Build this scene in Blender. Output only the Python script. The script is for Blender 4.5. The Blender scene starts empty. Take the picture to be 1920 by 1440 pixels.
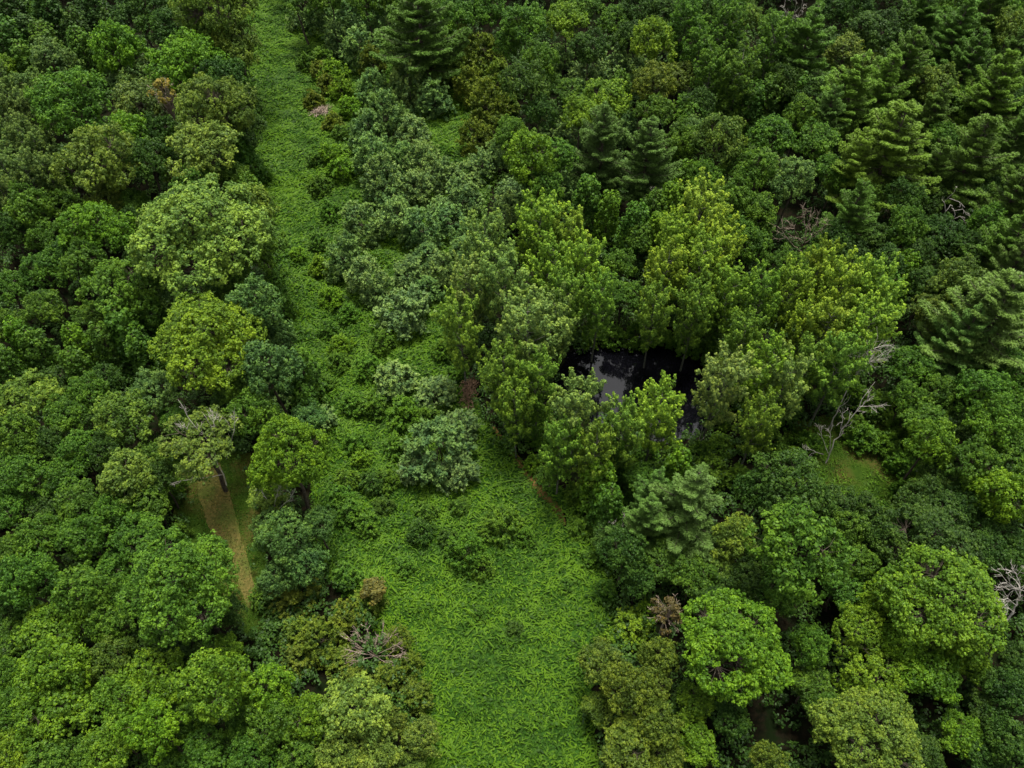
import bpy, math, random
import numpy as np
from mathutils import Vector

# ------------------------------------------------------------------ camera, light, exposure
scene = bpy.context.scene
CAM_H = 80.0
PITCH = math.radians(52.0)
FPX = 1544.0                       # focal length in pixels of the 1920 px wide photograph
cam_d = bpy.data.cameras.new('camera')
cam = bpy.data.objects.new('camera', cam_d)
scene.collection.objects.link(cam)
cam.location = (0, 0, CAM_H)
cam.rotation_euler = (math.pi/2 - PITCH, 0, 0)
cam_d.sensor_width = 36.0
cam_d.lens = 36.0*FPX/1920.0
cam_d.clip_end = 3000.0
scene.camera = cam

SUN_EL, SUN_AZ = math.radians(76), math.radians(12)     # azimuth measured from +Y towards +X
world = bpy.data.worlds.new('World'); scene.world = world
world.use_nodes = True
wn = world.node_tree.nodes; wl = world.node_tree.links
bg = wn['Background']
sky = wn.new('ShaderNodeTexSky'); sky.sky_type = 'NISHITA'; sky.sun_disc = False
sky.sun_elevation = SUN_EL; sky.sun_rotation = SUN_AZ
sky.air_density = 1.0; sky.dust_density = 4.0; sky.ozone_density = 1.0
hs = wn.new('ShaderNodeHueSaturation'); hs.inputs['Saturation'].default_value = 0.12
wl.new(sky.outputs[0], hs.inputs['Color']); wl.new(hs.outputs[0], bg.inputs['Color'])
bg.inputs['Strength'].default_value = 0.068
sd = bpy.data.lights.new('sun', 'SUN'); sun = bpy.data.objects.new('sun', sd)
scene.collection.objects.link(sun)
sd.energy = 1.5; sd.angle = math.radians(18); sd.color = (1.0, 0.95, 0.84)
sv = Vector((math.sin(SUN_AZ)*math.cos(SUN_EL), math.cos(SUN_AZ)*math.cos(SUN_EL), math.sin(SUN_EL)))
sun.rotation_euler = sv.to_track_quat('Z', 'Y').to_euler()
scene.view_settings.view_transform = 'Standard'
scene.view_settings.look = 'None'
scene.view_settings.exposure = 2.08
scene.view_settings.gamma = 1.0

# ------------------------------------------------------------------ helpers
rng = np.random.default_rng(7)
FW = np.array([0, math.cos(PITCH), -math.sin(PITCH)]); UP = np.array([0, math.sin(PITCH), math.cos(PITCH)]); RT = np.array([1.0, 0, 0])

def at(px, py, z=0.0):
    """point of the place at height z seen at photo pixel px, py, and its depth"""
    d = FW + (px-960)/FPX*RT - (py-720)/FPX*UP
    t = (z-CAM_H)/d[2]
    return np.array([0, 0, CAM_H]) + d*t, t

def to_px(p):
    q = np.asarray(p, float) - np.array([0, 0, CAM_H])
    t = q @ FW
    return 960 + (q @ RT)/t*FPX, 720 - (q @ UP)/t*FPX, t

def link(o, parent=None):
    scene.collection.objects.link(o)
    if parent is not None: o.parent = parent
    return o

def tag(o, label=None, cat=None, group=None, kind=None):
    if label: o['label'] = label
    if cat: o['category'] = cat
    if group: o['group'] = group
    if kind: o['kind'] = kind
    return o

def norm(v):
    return v/np.maximum(np.linalg.norm(v, axis=-1, keepdims=True), 1e-9)

def mesh_np(name, V, F, mat, tone=None, smooth=False):
    """V (n,3); F (m,4) quads"""
    me = bpy.data.meshes.new(name)
    V = np.ascontiguousarray(V, np.float32); F = np.ascontiguousarray(F, np.int32)
    k = F.shape[1]
    me.vertices.add(len(V)); me.vertices.foreach_set('co', V.ravel())
    me.loops.add(F.size); me.loops.foreach_set('vertex_index', F.ravel())
    me.polygons.add(len(F))
    me.polygons.foreach_set('loop_start', np.arange(0, F.size, k, dtype=np.int32))
    me.polygons.foreach_set('loop_total', np.full(len(F), k, np.int32))
    me.update(calc_edges=True)
    if tone is not None:
        a = me.attributes.new('tone', 'FLOAT', 'FACE')
        a.data.foreach_set('value', np.ascontiguousarray(tone, np.float32))
    if smooth: me.polygons.foreach_set('use_smooth', np.ones(len(F), bool))
    me.materials.append(mat)
    return me

def noise2(x, y, s, seed=0):
    r = np.random.default_rng(seed); out = 0; amp = 1; tot = 0
    for o in range(4):
        for k in range(3):
            a = r.uniform(0, 2*math.pi); ph = r.uniform(0, 9)
            w = (2**o)/s*r.uniform(.7, 1.3)
            out = out + amp*np.sin((x*math.cos(a) + y*math.sin(a))*w*2*math.pi + ph + 1.3*np.sin((x*math.sin(a)-y*math.cos(a))*w*3.1+ph))
        tot += amp*3; amp *= .6
    return out/tot

# ---- leaves: every leaf a small folded diamond of its own
class Leaves:
    def __init__(s): s.c=[]; s.n=[]; s.d=[]; s.l=[]; s.w=[]; s.t=[]
    def add(s, c, n, d, l, w, t):
        k = len(c)
        s.c.append(c); s.n.append(n); s.d.append(d)
        s.l.append(np.broadcast_to(l, k)); s.w.append(np.broadcast_to(w, k)); s.t.append(np.broadcast_to(t, k))
    def count(s): return sum(len(c) for c in s.c)
    def arrays(s):
        C=np.concatenate(s.c); N=norm(np.concatenate(s.n)); D=np.concatenate(s.d)
        L=np.concatenate(s.l)[:,None]; W=np.concatenate(s.w)[:,None]; T=np.concatenate(s.t)
        D = norm(D - (D*N).sum(1, keepdims=True)*N + 1e-6); S = np.cross(N, D)
        a = C - D*L*.5; b = C + S*W*.5 - D*L*.08; c = C + D*L*.5; d = C - S*W*.5 - D*L*.08
        V = np.stack([a, b, c, d], 1).reshape(-1, 3)
        F = np.arange(len(C)*4).reshape(-1, 4)
        return V, F, T
    def mesh(s, name, mat):
        V, F, T = s.arrays()
        return mesh_np(name, V, F, mat, T)

def rdir(r, n, zmin=-1.0):
    z = r.uniform(zmin, 1, n); a = r.uniform(0, 2*math.pi, n); q = np.sqrt(1-z*z)
    return np.stack([q*np.cos(a), q*np.sin(a), z], 1)

def puffs(L, r, C, R, AX, per, ll, lw, tone, up=.45, blade=False, zmin=-.25, jit=.35):
    """leaf puffs: C (n,3) centres, R (n,) radii, AX (n,3) the way each puff faces"""
    n = len(C); N = n*per
    d = rdir(r, N)
    ax = np.repeat(norm(AX), per, 0)
    dot = (d*ax).sum(1, keepdims=True)
    d = np.where(dot < zmin, d - 2*dot*ax, d)
    rr = np.repeat(R, per)[:, None]*r.uniform(.75, 1.08, (N, 1))
    P = np.repeat(C, per, 0) + d*rr
    nn = norm(d + np.array([0, 0, up]) + r.normal(0, jit, (N, 3)))
    if blade: dd = norm(ax*.8 + d + r.normal(0, .3, (N, 3))); nn = norm(np.cross(dd, r.normal(0, 1, (N, 3))) + np.array([0, 0, 1.1]))
    else: dd = r.normal(0, 1, (N, 3)) + d*.6 + np.array([0, 0, -.5])
    s = r.uniform(.75, 1.3, N)
    L.add(P, nn, dd, ll*s, lw*s, np.repeat(tone, per) + r.normal(0, .13, N))

# ---- wood
class Wood:
    def __init__(s): s.V=[]; s.F=[]; s.n=0
    def tube(s, pts, rad, k=6):
        pts = np.asarray(pts, float); m = len(pts)
        T = norm(np.gradient(pts, axis=0))
        ref = np.array([0.31, 0.95, 0.05]); ref = ref/np.linalg.norm(ref)
        A = norm(np.cross(T, ref)); B = np.cross(T, A)
        a = np.linspace(0, 2*math.pi, k, endpoint=False)
        rad = np.asarray(rad, float)
        V = pts[:, None, :] + rad[:, None, None]*(np.cos(a)[None, :, None]*A[:, None, :] + np.sin(a)[None, :, None]*B[:, None, :])
        V = V.reshape(-1, 3)
        i = np.arange(m-1)[:, None]*k; j = np.arange(k)[None, :]; j2 = (j+1) % k
        F = np.stack([i+j, i+j2, i+k+j2, i+k+j], -1).reshape(-1, 4) + s.n
        s.V.append(V); s.F.append(F); s.n += len(V)
    def branch(s, r, p0, p1, r0, r1, bend=.12, k=5, m=5):
        p0 = np.asarray(p0, float); p1 = np.asarray(p1, float)
        t = np.linspace(0, 1, m)[:, None]; ln = np.linalg.norm(p1-p0)
        off = r.normal(0, bend*ln, 3)*[1, 1, .5]
        w = r.normal(0, bend*.25*ln, (m, 3)); w[0] = 0; w[-1] = 0
        P = p0*(1-t) + p1*t + off*np.sin(t*math.pi)*.6 + w
        s.tube(P, np.linspace(r0, r1, m), k)
        return P
    def mesh(s, name, mat):
        return mesh_np(name, np.concatenate(s.V), np.concatenate(s.F), mat, smooth=True)

# ------------------------------------------------------------------ materials
def new_mat(name):
    m = bpy.data.materials.new(name); m.use_nodes = True
    nt = m.node_tree; p = nt.nodes['Principled BSDF']; return m, nt, p

def foliage_mat(name='foliage', use_obj=True, base=(.06, .12, .02), hue_noise=4.0, gloss=.14, tip=(2.25, 1.85, 1.3)):
    m, nt, p = new_mat(name); N = nt.nodes; Lk = nt.links
    at_ = N.new('ShaderNodeAttribute'); at_.attribute_name = 'tone'; at_.attribute_type = 'GEOMETRY'
    if use_obj:
        oi = N.new('ShaderNodeObjectInfo'); col = oi.outputs['Color']
    else:
        c = N.new('ShaderNodeRGB'); c.outputs[0].default_value = (*base, 1); col = c.outputs[0]
    tc = N.new('ShaderNodeTexCoord'); nz = N.new('ShaderNodeTexNoise'); nz.inputs['Scale'].default_value = 1.0/hue_noise
    nz.inputs['Detail'].default_value = 3
    Lk.new(tc.outputs['Object'], nz.inputs['Vector'])
    # tone + patchiness -> 0..1
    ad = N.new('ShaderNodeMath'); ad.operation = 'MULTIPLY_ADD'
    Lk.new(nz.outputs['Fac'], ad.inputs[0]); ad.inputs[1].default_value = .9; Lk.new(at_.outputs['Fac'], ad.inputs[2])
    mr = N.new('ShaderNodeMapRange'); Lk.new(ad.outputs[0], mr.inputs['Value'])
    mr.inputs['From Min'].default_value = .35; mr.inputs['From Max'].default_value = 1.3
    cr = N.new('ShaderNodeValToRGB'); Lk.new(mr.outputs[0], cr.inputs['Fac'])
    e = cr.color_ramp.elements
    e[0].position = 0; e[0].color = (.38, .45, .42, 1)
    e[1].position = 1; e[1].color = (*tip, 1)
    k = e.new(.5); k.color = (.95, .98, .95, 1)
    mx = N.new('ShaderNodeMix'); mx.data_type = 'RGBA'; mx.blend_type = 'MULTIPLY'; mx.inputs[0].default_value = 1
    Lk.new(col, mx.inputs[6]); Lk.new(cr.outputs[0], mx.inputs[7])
    out = mx.outputs[2]
    Lk.new(out, p.inputs['Base Color'])
    p.inputs['Roughness'].default_value = .52
    p.inputs['Specular IOR Level'].default_value = gloss
    tr = N.new('ShaderNodeBsdfTranslucent')
    m2 = N.new('ShaderNodeMix'); m2.data_type = 'RGBA'; m2.blend_type = 'MULTIPLY'; m2.inputs[0].default_value = 1
    Lk.new(out, m2.inputs[6]); m2.inputs[7].default_value = (1.1, 1.25, .5, 1); Lk.new(m2.outputs[2], tr.inputs['Color'])
    ms = N.new('ShaderNodeMixShader'); ms.inputs[0].default_value = .25
    Lk.new(p.outputs[0], ms.inputs[1]); Lk.new(tr.outputs[0], ms.inputs[2])
    Lk.new(ms.outputs[0], N['Material Output'].inputs['Surface'])
    return m

def noise_mat(name, c1, c2, scale, rough=.9, c3=None, scale2=None, bump=.3):
    m, nt, p = new_mat(name); N = nt.nodes; Lk = nt.links
    tc = N.new('ShaderNodeTexCoord'); nz = N.new('ShaderNodeTexNoise'); nz.inputs['Scale'].default_value = scale
    nz.inputs['Detail'].default_value = 8; nz.inputs['Roughness'].default_value = .65
    Lk.new(tc.outputs['Object'], nz.inputs['Vector'])
    cr = N.new('ShaderNodeValToRGB'); Lk.new(nz.outputs['Fac'], cr.inputs['Fac'])
    cr.color_ramp.elements[0].position = .35; cr.color_ramp.elements[0].color = (*c1, 1)
    cr.color_ramp.elements[1].position = .65; cr.color_ramp.elements[1].color = (*c2, 1)
    out = cr.outputs[0]
    if c3:
        n2 = N.new('ShaderNodeTexNoise'); n2.inputs['Scale'].default_value = scale2; n2.inputs['Detail'].default_value = 5
        Lk.new(tc.outputs['Object'], n2.inputs['Vector'])
        r2 = N.new('ShaderNodeMapRange'); r2.inputs['From Min'].default_value = .45; r2.inputs['From Max'].default_value = .62
        Lk.new(n2.outputs['Fac'], r2.inputs['Value'])
        mx = N.new('ShaderNodeMix'); mx.data_type = 'RGBA'; Lk.new(r2.outputs[0], mx.inputs[0])
        Lk.new(out, mx.inputs[6]); mx.inputs[7].default_value = (*c3, 1); out = mx.outputs[2]
    Lk.new(out, p.inputs['Base Color']); p.inputs['Roughness'].default_value = rough
    p.inputs['Specular IOR Level'].default_value = .03
    if bump:
        b = N.new('ShaderNodeBump'); b.inputs['Strength'].default_value = bump; b.inputs['Distance'].default_value = .1
        Lk.new(nz.outputs['Fac'], b.inputs['Height']); Lk.new(b.outputs[0], p.inputs['Normal'])
    return m

M_LEAF = foliage_mat()
M_NEEDLE = foliage_mat('needles', gloss=.15, hue_noise=3.0, tip=(1.75, 1.75, 1.5))
M_FIELD = foliage_mat('field_leaves', use_obj=False, base=(.031, .078, .0040), hue_noise=9.0, gloss=.10)
M_UNDER = foliage_mat('undergrowth_leaves', use_obj=False, base=(.030, .072, .010), hue_noise=8.0, gloss=.2)
M_WOODS = foliage_mat('woodland_leaves', use_obj=False, base=(.030, .075, .014), hue_noise=12.0, gloss=.25)
M_SHORT = foliage_mat('short_grass', use_obj=False, base=(.034, .084, .008), hue_noise=4.0, gloss=.1)
M_BARK = noise_mat('bark', (.035, .028, .02), (.10, .085, .065), 3.0)
M_PALEBARK = noise_mat('pale_bark', (.05, .055, .04), (.13, .13, .10), 3.0)
M_DEAD = noise_mat('weathered_wood', (.22, .20, .17), (.46, .43, .38), 2.5)
M_DEADBROWN = noise_mat('brown_deadwood', (.16, .12, .09), (.34, .27, .22), 2.5)
M_RUSTWOOD = noise_mat('rusty_brushwood', (.09, .055, .035), (.20, .13, .08), 2.0)
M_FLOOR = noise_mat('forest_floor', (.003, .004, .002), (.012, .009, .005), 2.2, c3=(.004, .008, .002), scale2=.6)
M_CARPET = noise_mat('field_mat', (.010, .030, .004), (.025, .065, .008), 1.8)
M_STRIP = noise_mat('dry_mown_grass', (.045, .050, .012), (.115, .090, .028), 3.0, c3=(.055, .07, .014), scale2=.35)
M_CLEAR = noise_mat('clearing_turf', (.016, .036, .004), (.030, .055, .006), .8, c3=(.045, .045, .010), scale2=.22)
M_TRAIL = noise_mat('bare_red_soil', (.085, .060, .018), (.16, .10, .032), 1.5)

m, nt, p = new_mat('pond_water'); M_WATER = m
p.inputs['Base Color'].default_value = (.002, .002, .003, 1); p.inputs['Roughness'].default_value = .02
p.inputs['IOR'].default_value = 1.33; p.inputs['Specular IOR Level'].default_value = .6
nz = nt.nodes.new('ShaderNodeTexNoise'); nz.inputs['Scale'].default_value = 1.5; nz.inputs['Detail'].default_value = 3
tcw = nt.nodes.new('ShaderNodeTexCoord'); nt.links.new(tcw.outputs['Object'], nz.inputs['Vector'])
bw = nt.nodes.new('ShaderNodeBump'); bw.inputs['Strength'].default_value = .12; bw.inputs['Distance'].default_value = .05
nt.links.new(nz.outputs['Fac'], bw.inputs['Height']); nt.links.new(bw.outputs[0], p.inputs['Normal'])

# ------------------------------------------------------------------ ground outlines (from photo pixels to metres)
def poly(pts): return np.array([at(x, y, 0)[0][:2] for x, y in pts])
P_FIELD = poly([(420,-40),(442,80),(455,200),(465,320),(490,430),(520,560),(560,680),(585,820),(580,960),(585,1060),(660,1130),(740,1230),(780,1330),(800,1470),
                (1130,1470),(1110,1350),(1110,1240),(1160,1180),(1150,1080),(1130,990),(1060,920),(960,850),(905,780),(870,690),(850,600),(870,520),(900,420),(930,330),(960,230),(940,130),(860,85),(700,75),(590,50),(545,10),(530,-40)])
P_POND = poly([(1040,715),(1060,665),(1110,640),(1200,632),(1290,640),(1335,680),(1345,760),(1340,800),(1300,822),(1240,830),(1170,825),(1110,800),(1055,765)])
P_CLEAR = poly([(1440,850),(1480,800),(1580,770),(1680,790),(1740,860),(1730,950),(1650,990),(1560,970),(1480,930)])
P_STRIPG = poly([(310,860),(370,830),(470,850),(495,960),(505,1080),(510,1170),(470,1200),(425,1140),(385,1060),(330,970)])
P_STRIP = poly([(368,870),(412,868),(430,925),(448,990),(465,1050),(478,1100),(484,1140),(464,1140),(446,1090),(420,1035),(390,985),(372,930)])
P_TRAIL = [(925,800),(955,845),(985,885),(1010,920),(1045,960),(1060,985)]

def inside(pl, x, y):
    r = np.zeros(np.shape(x), bool); n = len(pl); j = n-1
    for i in range(n):
        xi, yi = pl[i]; xj, yj = pl[j]
        c = ((yi > y) != (yj > y)) & (x < (xj-xi)*(y-yi)/(yj-yi+1e-12)+xi)
        r ^= c; j = i
    return r

def seg_dist(pts, x, y):
    d = np.full(np.shape(x), 1e9)
    for (a, b) in zip(pts[:-1], pts[1:]):
        ab = b-a; t = np.clip(((x-a[0])*ab[0] + (y-a[1])*ab[1])/(ab@ab), 0, 1)
        d = np.minimum(d, np.hypot(x-a[0]-t*ab[0], y-a[1]-t*ab[1]))
    return d
TRW = poly(P_TRAIL)

def sheet(name, pl, z, mat, step=.5, wob=.5, seed=3):
    """irregular-edged sheet on the ground"""
    out = []
    n = len(pl)
    for i in range(n):
        a, b = pl[i], pl[(i+1) % n]; k = max(2, int(np.linalg.norm(b-a)/step))
        for t in np.linspace(0, 1, k, endpoint=False): out.append(a*(1-t)+b*t)
    out = np.array(out); c = out.mean(0)
    d = noise2(out[:, 0], out[:, 1], 4, seed)*wob*2
    out = out + norm(out-c)*d[:, None]
    me = bpy.data.meshes.new(name)
    me.from_pydata([(x, y, z) for x, y in out], [], [list(range(len(out)))]); me.materials.append(mat)
    o = link(bpy.data.objects.new(name, me)); tag(o, kind='structure'); return o

# ground with a hole-free single sheet
gx = np.linspace(-400, 400, 41); gy = np.linspace(-300, 700, 51)
GX, GY = np.meshgrid(gx, gy); V = np.stack([GX.ravel(), GY.ravel(), np.zeros(GX.size)], 1)
ii = np.arange(50)[:, None]*41 + np.arange(40)[None, :]
F = np.stack([ii, ii+1, ii+42, ii+41], -1).reshape(-1, 4)
tag(link(bpy.data.objects.new('ground', mesh_np('ground', V, F, M_FLOOR))), kind='structure')
sheet('pond_water', P_POND, .012, M_WATER, wob=.4)
sheet('grass_clearing', P_CLEAR, .004, M_CLEAR, wob=1.0)
sheet('grass_verge', P_STRIPG, .004, M_CLEAR, wob=.5, seed=5)
sheet('mown_path', P_STRIP, .008, M_STRIP, wob=.25, seed=6)
tw = []
nrm = norm(np.gradient(TRW, axis=0))[:, ::-1]*[1, -1]
hw = np.array([.15, .4, .75, .65, .7, .15])[:, None]
sheet('trail', np.concatenate([TRW+nrm*hw, (TRW-nrm*hw)[::-1]]), .008, M_TRAIL, wob=.15, seed=8)

# ------------------------------------------------------------------ field cover: one mat of stems and leaves
def bumps(x, y):
    dpx = 1.0
    return .45 + .55*np.clip(noise2(x, y, 9, 11), -.5, 1) + .30*np.clip(noise2(x, y, 3.2, 12), -1, 1) + .14*noise2(x, y, 1.3, 13)

def upper(x, y):               # the upper part of the field is heaped with vines over scrub
    return np.clip((y-62)/25, 0, 1)*np.clip((x+30)/10, 0, 1)
def cover_h(x, y):
    h = np.clip(bumps(x, y)*1.35-.05, .12, 2.4) + upper(x, y)*1.1*np.clip(noise2(x, y, 7, 21)+.15, 0, 1.2)
    e = np.clip(seg_dist(np.vstack([P_FIELD, P_FIELD[:1]]), x, y)/1.5, .1, 1)
    return h*e
def near_trail(x, y): return seg_dist(TRW, x, y)

lo = P_FIELD.min(0); hi = P_FIELD.max(0)
st = .55
xs = np.arange(lo[0], hi[0], st); ys = np.arange(lo[1], hi[1], st)
GX, GY = np.meshgrid(xs, ys); H = cover_h(GX, GY)-.1
nx, ny = len(xs), len(ys)
ii = np.arange(ny-1)[:, None]*nx + np.arange(nx-1)[None, :]
cx = GX[:-1, :-1]+st/2; cy = GY[:-1, :-1]+st/2
keep = inside(P_FIELD, cx, cy) & (near_trail(cx, cy) > .45)
F0 = np.stack([ii, ii+1, ii+nx+1, ii+nx], -1)[keep]
V0 = np.stack([GX.ravel(), GY.ravel(), H.ravel()], 1)
used = np.unique(F0); remap = np.full(len(V0), -1); remap[used] = np.arange(len(used))
V0 = V0[used]; F0 = remap[F0]

A = (hi[0]-lo[0])*(hi[1]-lo[1])
def scatter(pl, dens, r):
    l, h = pl.min(0), pl.max(0); n = int((h[0]-l[0])*(h[1]-l[1])*dens)
    x = r.uniform(l[0], h[0], n); y = r.uniform(l[1], h[1], n); k = inside(pl, x, y); return x[k], y[k]
r = np.random.default_rng(31)
LF = Leaves()
x, y = scatter(P_FIELD, 40, r); k = near_trail(x, y) > r.uniform(-.1, .6, len(x)); x, y = x[k], y[k]; n = len(x)
z = cover_h(x, y) + r.uniform(-.14, .10, n)
nn = norm(np.stack([r.normal(0, .55, n), r.normal(0, .55, n), np.ones(n)], 1))
pat = .55*noise2(x, y, 16, 41) + .45*noise2(x, y, 5, 42) + .25*noise2(x, y, 1.6, 43)
LF.add(np.stack([x, y, z], 1), nn, r.normal(0, 1, (n, 3)), r.uniform(.14, .28, n), r.uniform(.09, .15, n), .26 + pat + r.normal(0, .13, n))
x, y = scatter(P_FIELD, 12, r); k = (noise2(x, y, 6, 71) > .22) & (near_trail(x, y) > .8); x, y = x[k], y[k]; n = len(x)     # patches of a broader-leaved weed
LF.add(np.stack([x, y, cover_h(x, y) + r.uniform(0, .28, n)], 1), norm(np.stack([r.normal(0, .4, n), r.normal(0, .4, n), np.ones(n)], 1)), r.normal(0, 1, (n, 3)), r.uniform(.28, .5, n), r.uniform(.2, .34, n), .22 + .5*noise2(x, y, 3, 72) + r.normal(0, .14, n))
VL, FL, TL = LF.arrays()
# arching fronds
x, y = scatter(P_FIELD, 22, r); k = near_trail(x, y) > r.uniform(-.2, .8, len(x)); x, y = x[k], y[k]; n = len(x)
flow = 2.2*noise2(x, y, 10, 51) + r.normal(0, .9, n)
ln = np.clip(.42*np.exp(r.normal(0, .42, n)), .2, 1.6)*(1+.5*np.clip(noise2(x, y, 12, 52), -.6, 1)); w = r.uniform(.04, .08, n); curl = r.normal(0, 1.3, n)
z0 = cover_h(x, y) + .02
P = []; S = []
a = flow; cur = np.stack([x, y, z0], 1); P.append(cur)
for s_ in range(3):
    d = np.stack([np.cos(a), np.sin(a), [.55, .1, -.45][s_]*np.ones(n)], 1)
    S.append(np.stack([-np.sin(a), np.cos(a), .25*np.ones(n)], 1))
    cur = cur + d*(ln/3)[:, None]; P.append(cur); a = a + curl*.5
S.append(S[-1])
VV = []
for i, (q, s_) in enumerate(zip(P, S)):
    wd = (w*[.6, 1, .85, .25][i])[:, None]
    VV += [q - s_*wd, q + s_*wd]
VV = np.stack(VV, 1).reshape(-1, 3)     # 8 per frond
base = np.arange(n)[:, None]*8
FF = np.concatenate([np.stack([base[:, 0]+2*i, base[:, 0]+2*i+1, base[:, 0]+2*i+3, base[:, 0]+2*i+2], 1) for i in range(3)])
pat = .55*noise2(x, y, 16, 41) + .45*noise2(x, y, 5, 42) + .25*noise2(x, y, 1.6, 43)
TF = np.tile(.66 + pat*.8 + r.normal(0, .2, n), 3)
V = np.concatenate([VL, VV]); F = np.concatenate([FL, FF+len(VL)]); T = np.concatenate([TL, TF])
nV = len(V)
me = mesh_np('field_cover', np.concatenate([V, V0]), np.concatenate([F, F0+nV]), M_FIELD, np.concatenate([T, np.full(len(F0), 0.0)]))
me.materials.append(M_CARPET)
mi = np.zeros(len(me.polygons), np.int32); mi[len(F):] = 1; me.polygons.foreach_set('material_index', mi)
tag(link(bpy.data.objects.new('field_plants', me)), 'bright green tangle of knee-high leafy plants filling the open field', 'ground cover', kind='stuff')

# short grass in the clearings
LG = Leaves()
for pl, dn in ((P_CLEAR, 45), (P_STRIPG, 45)):
    x, y = scatter(pl, dn, r); k = (~inside(P_STRIP, x, y) | (noise2(x, y, 2.2, 66) > .25)) & (noise2(x, y, 5, 61) > -.35) & ~inside(P_POND, x, y); x, y = x[k], y[k]; n = len(x)
    d = np.stack([r.normal(0, .6, n), r.normal(0, .6, n), np.ones(n)], 1)
    LG.add(np.stack([x, y, r.uniform(.03, .12, n)], 1), np.stack([r.normal(0, 1, n), r.normal(0, 1, n), r.uniform(.5, 1.5, n)], 1), d, r.uniform(.12, .3, n), r.uniform(.05, .1, n), .45 + .35*noise2(x, y, 4, 62) + r.normal(0, .12, n))
x, y = scatter(P_CLEAR, 16, r); k = (noise2(x, y, 7, 64) > -.05) & ~inside(P_POND, x, y); x, y = x[k], y[k]; n = len(x)
d = np.stack([r.normal(0, .9, n), r.normal(0, .9, n), np.ones(n)*.7], 1)
LG.add(np.stack([x, y, r.uniform(.1, .35, n)], 1), np.stack([r.normal(0, 1, n), r.normal(0, 1, n), r.uniform(.8, 2, n)], 1), d, r.uniform(.3, .7, n), r.uniform(.08, .14, n), .75 + .3*noise2(x, y, 4, 65) + r.normal(0, .15, n))
tag(link(bpy.data.objects.new('short_grass', LG.mesh('short_grass', M_SHORT))), 'short dull green grass of the small clearings', 'grass', kind='stuff')

M_DRY = foliage_mat('dry_grass_blades', use_obj=False, base=(.072, .070, .017), hue_noise=3.0, gloss=.1)
LG = Leaves(); x, y = scatter(P_STRIP + 0, 46, r); n = len(x)
x = x + r.normal(0, .55, n); y = y + r.normal(0, .55, n)
d = np.stack([r.normal(0, .8, n), r.normal(0, .8, n), np.ones(n)], 1)
LG.add(np.stack([x, y, r.uniform(.02, .07, n)], 1), np.stack([r.normal(0, 1, n), r.normal(0, 1, n), r.uniform(.8, 2, n)], 1), d, r.uniform(.12, .26, n), r.uniform(.05, .09, n), .4 + .4*noise2(x, y, 3, 63) + r.normal(0, .2, n))
tag(link(bpy.data.objects.new('dry_grass', LG.mesh('dry_grass', M_DRY))), 'short tan dry grass covering the mown strip', 'grass', kind='stuff')

# ------------------------------------------------------------------ plant builders (one of each kind, then copied)
PROTO = {}      # name -> list of dict(R, zc, trunk mesh, crown mesh, extra)

def broad(seed, R, dens=1.0, loose=0.0, ll=.23, ratio=.85, sp=(.62, 1.22)):
    r = np.random.default_rng(seed); L = Leaves(); W = Wood()
    Hc = 4.5 + 1.15*R; C0 = np.array([0, 0, Hc])
    nl = r.integers(9, 13) + int(R > 5.5)*3
    lob = []
    for i in range(nl):
        a = i*2.399 + r.uniform(-.4, .4); e = r.uniform(-.25, .6) if i < nl*.62 else r.uniform(.6, 1.4)
        rad = R*r.uniform(.46, .70); lr = R*r.uniform(.28, .42)
        c = C0 + np.array([math.cos(a)*math.cos(e)*rad, math.sin(a)*math.cos(e)*rad, math.sin(e)*rad*ratio])
        lob.append((c, lr))
    lob.append((C0 + [0, 0, R*.08], R*.55))
    W.branch(r, (0, 0, -.3), C0 + [r.normal(0, .4), r.normal(0, .4), -R*.3], .07*R*.9, .035*R, .04, 7, 6)
    top = C0 + [0, 0, -R*.35]
    for c, lr in lob:
        st_ = top + np.array([0, 0, r.uniform(-.25, .25)*R])
        P = W.branch(r, st_, c, .028*R, .010*R, .10, 5, 5)
        nc = int(5.6*(lr/1.0)**1.6*dens) + 4
        d = rdir(r, nc, -.45); d[:, 2] *= .9
        cc = c + d*lr*r.uniform(*sp, (nc, 1))
        # drop clumps that would be buried well inside the crown or in another lobe
        keep = np.ones(nc, bool)
        for c2, lr2 in lob:
            if c2 is not c: keep &= np.linalg.norm(cc-c2, axis=1) > lr2*.66
        if loose: keep &= r.uniform(0, 1, nc) > loose
        cc = cc[keep]; d = d[keep]
        for q, dq in zip(cc, d):
            W.tube(np.array([c, (c+q)/2+r.normal(0, .1, 3), q]), [.010*R, .007*R, .003*R], 4)
            rc = r.uniform(.42, .98)*(.75+.05*R)
            out = norm(norm(q-C0) + .6*norm(q-c) + np.array([0, 0, .35]))
            npf = int(17*rc*rc) + 5
            pd = rdir(r, npf); dt = pd@out; pd = np.where((dt < -.2)[:, None], pd-2*dt[:, None]*out, pd)
            pc = q + pd*rc*r.uniform(.5, 1.3, (npf, 1))*[1, 1, .85]
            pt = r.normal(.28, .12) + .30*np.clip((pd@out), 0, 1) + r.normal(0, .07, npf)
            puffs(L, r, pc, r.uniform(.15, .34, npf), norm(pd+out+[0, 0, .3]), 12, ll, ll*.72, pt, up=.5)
    return dict(R=R, zc=Hc, trunk=W.mesh('trunk', M_BARK), crown=L.mesh('crown', M_LEAF), n=L.count())

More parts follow.
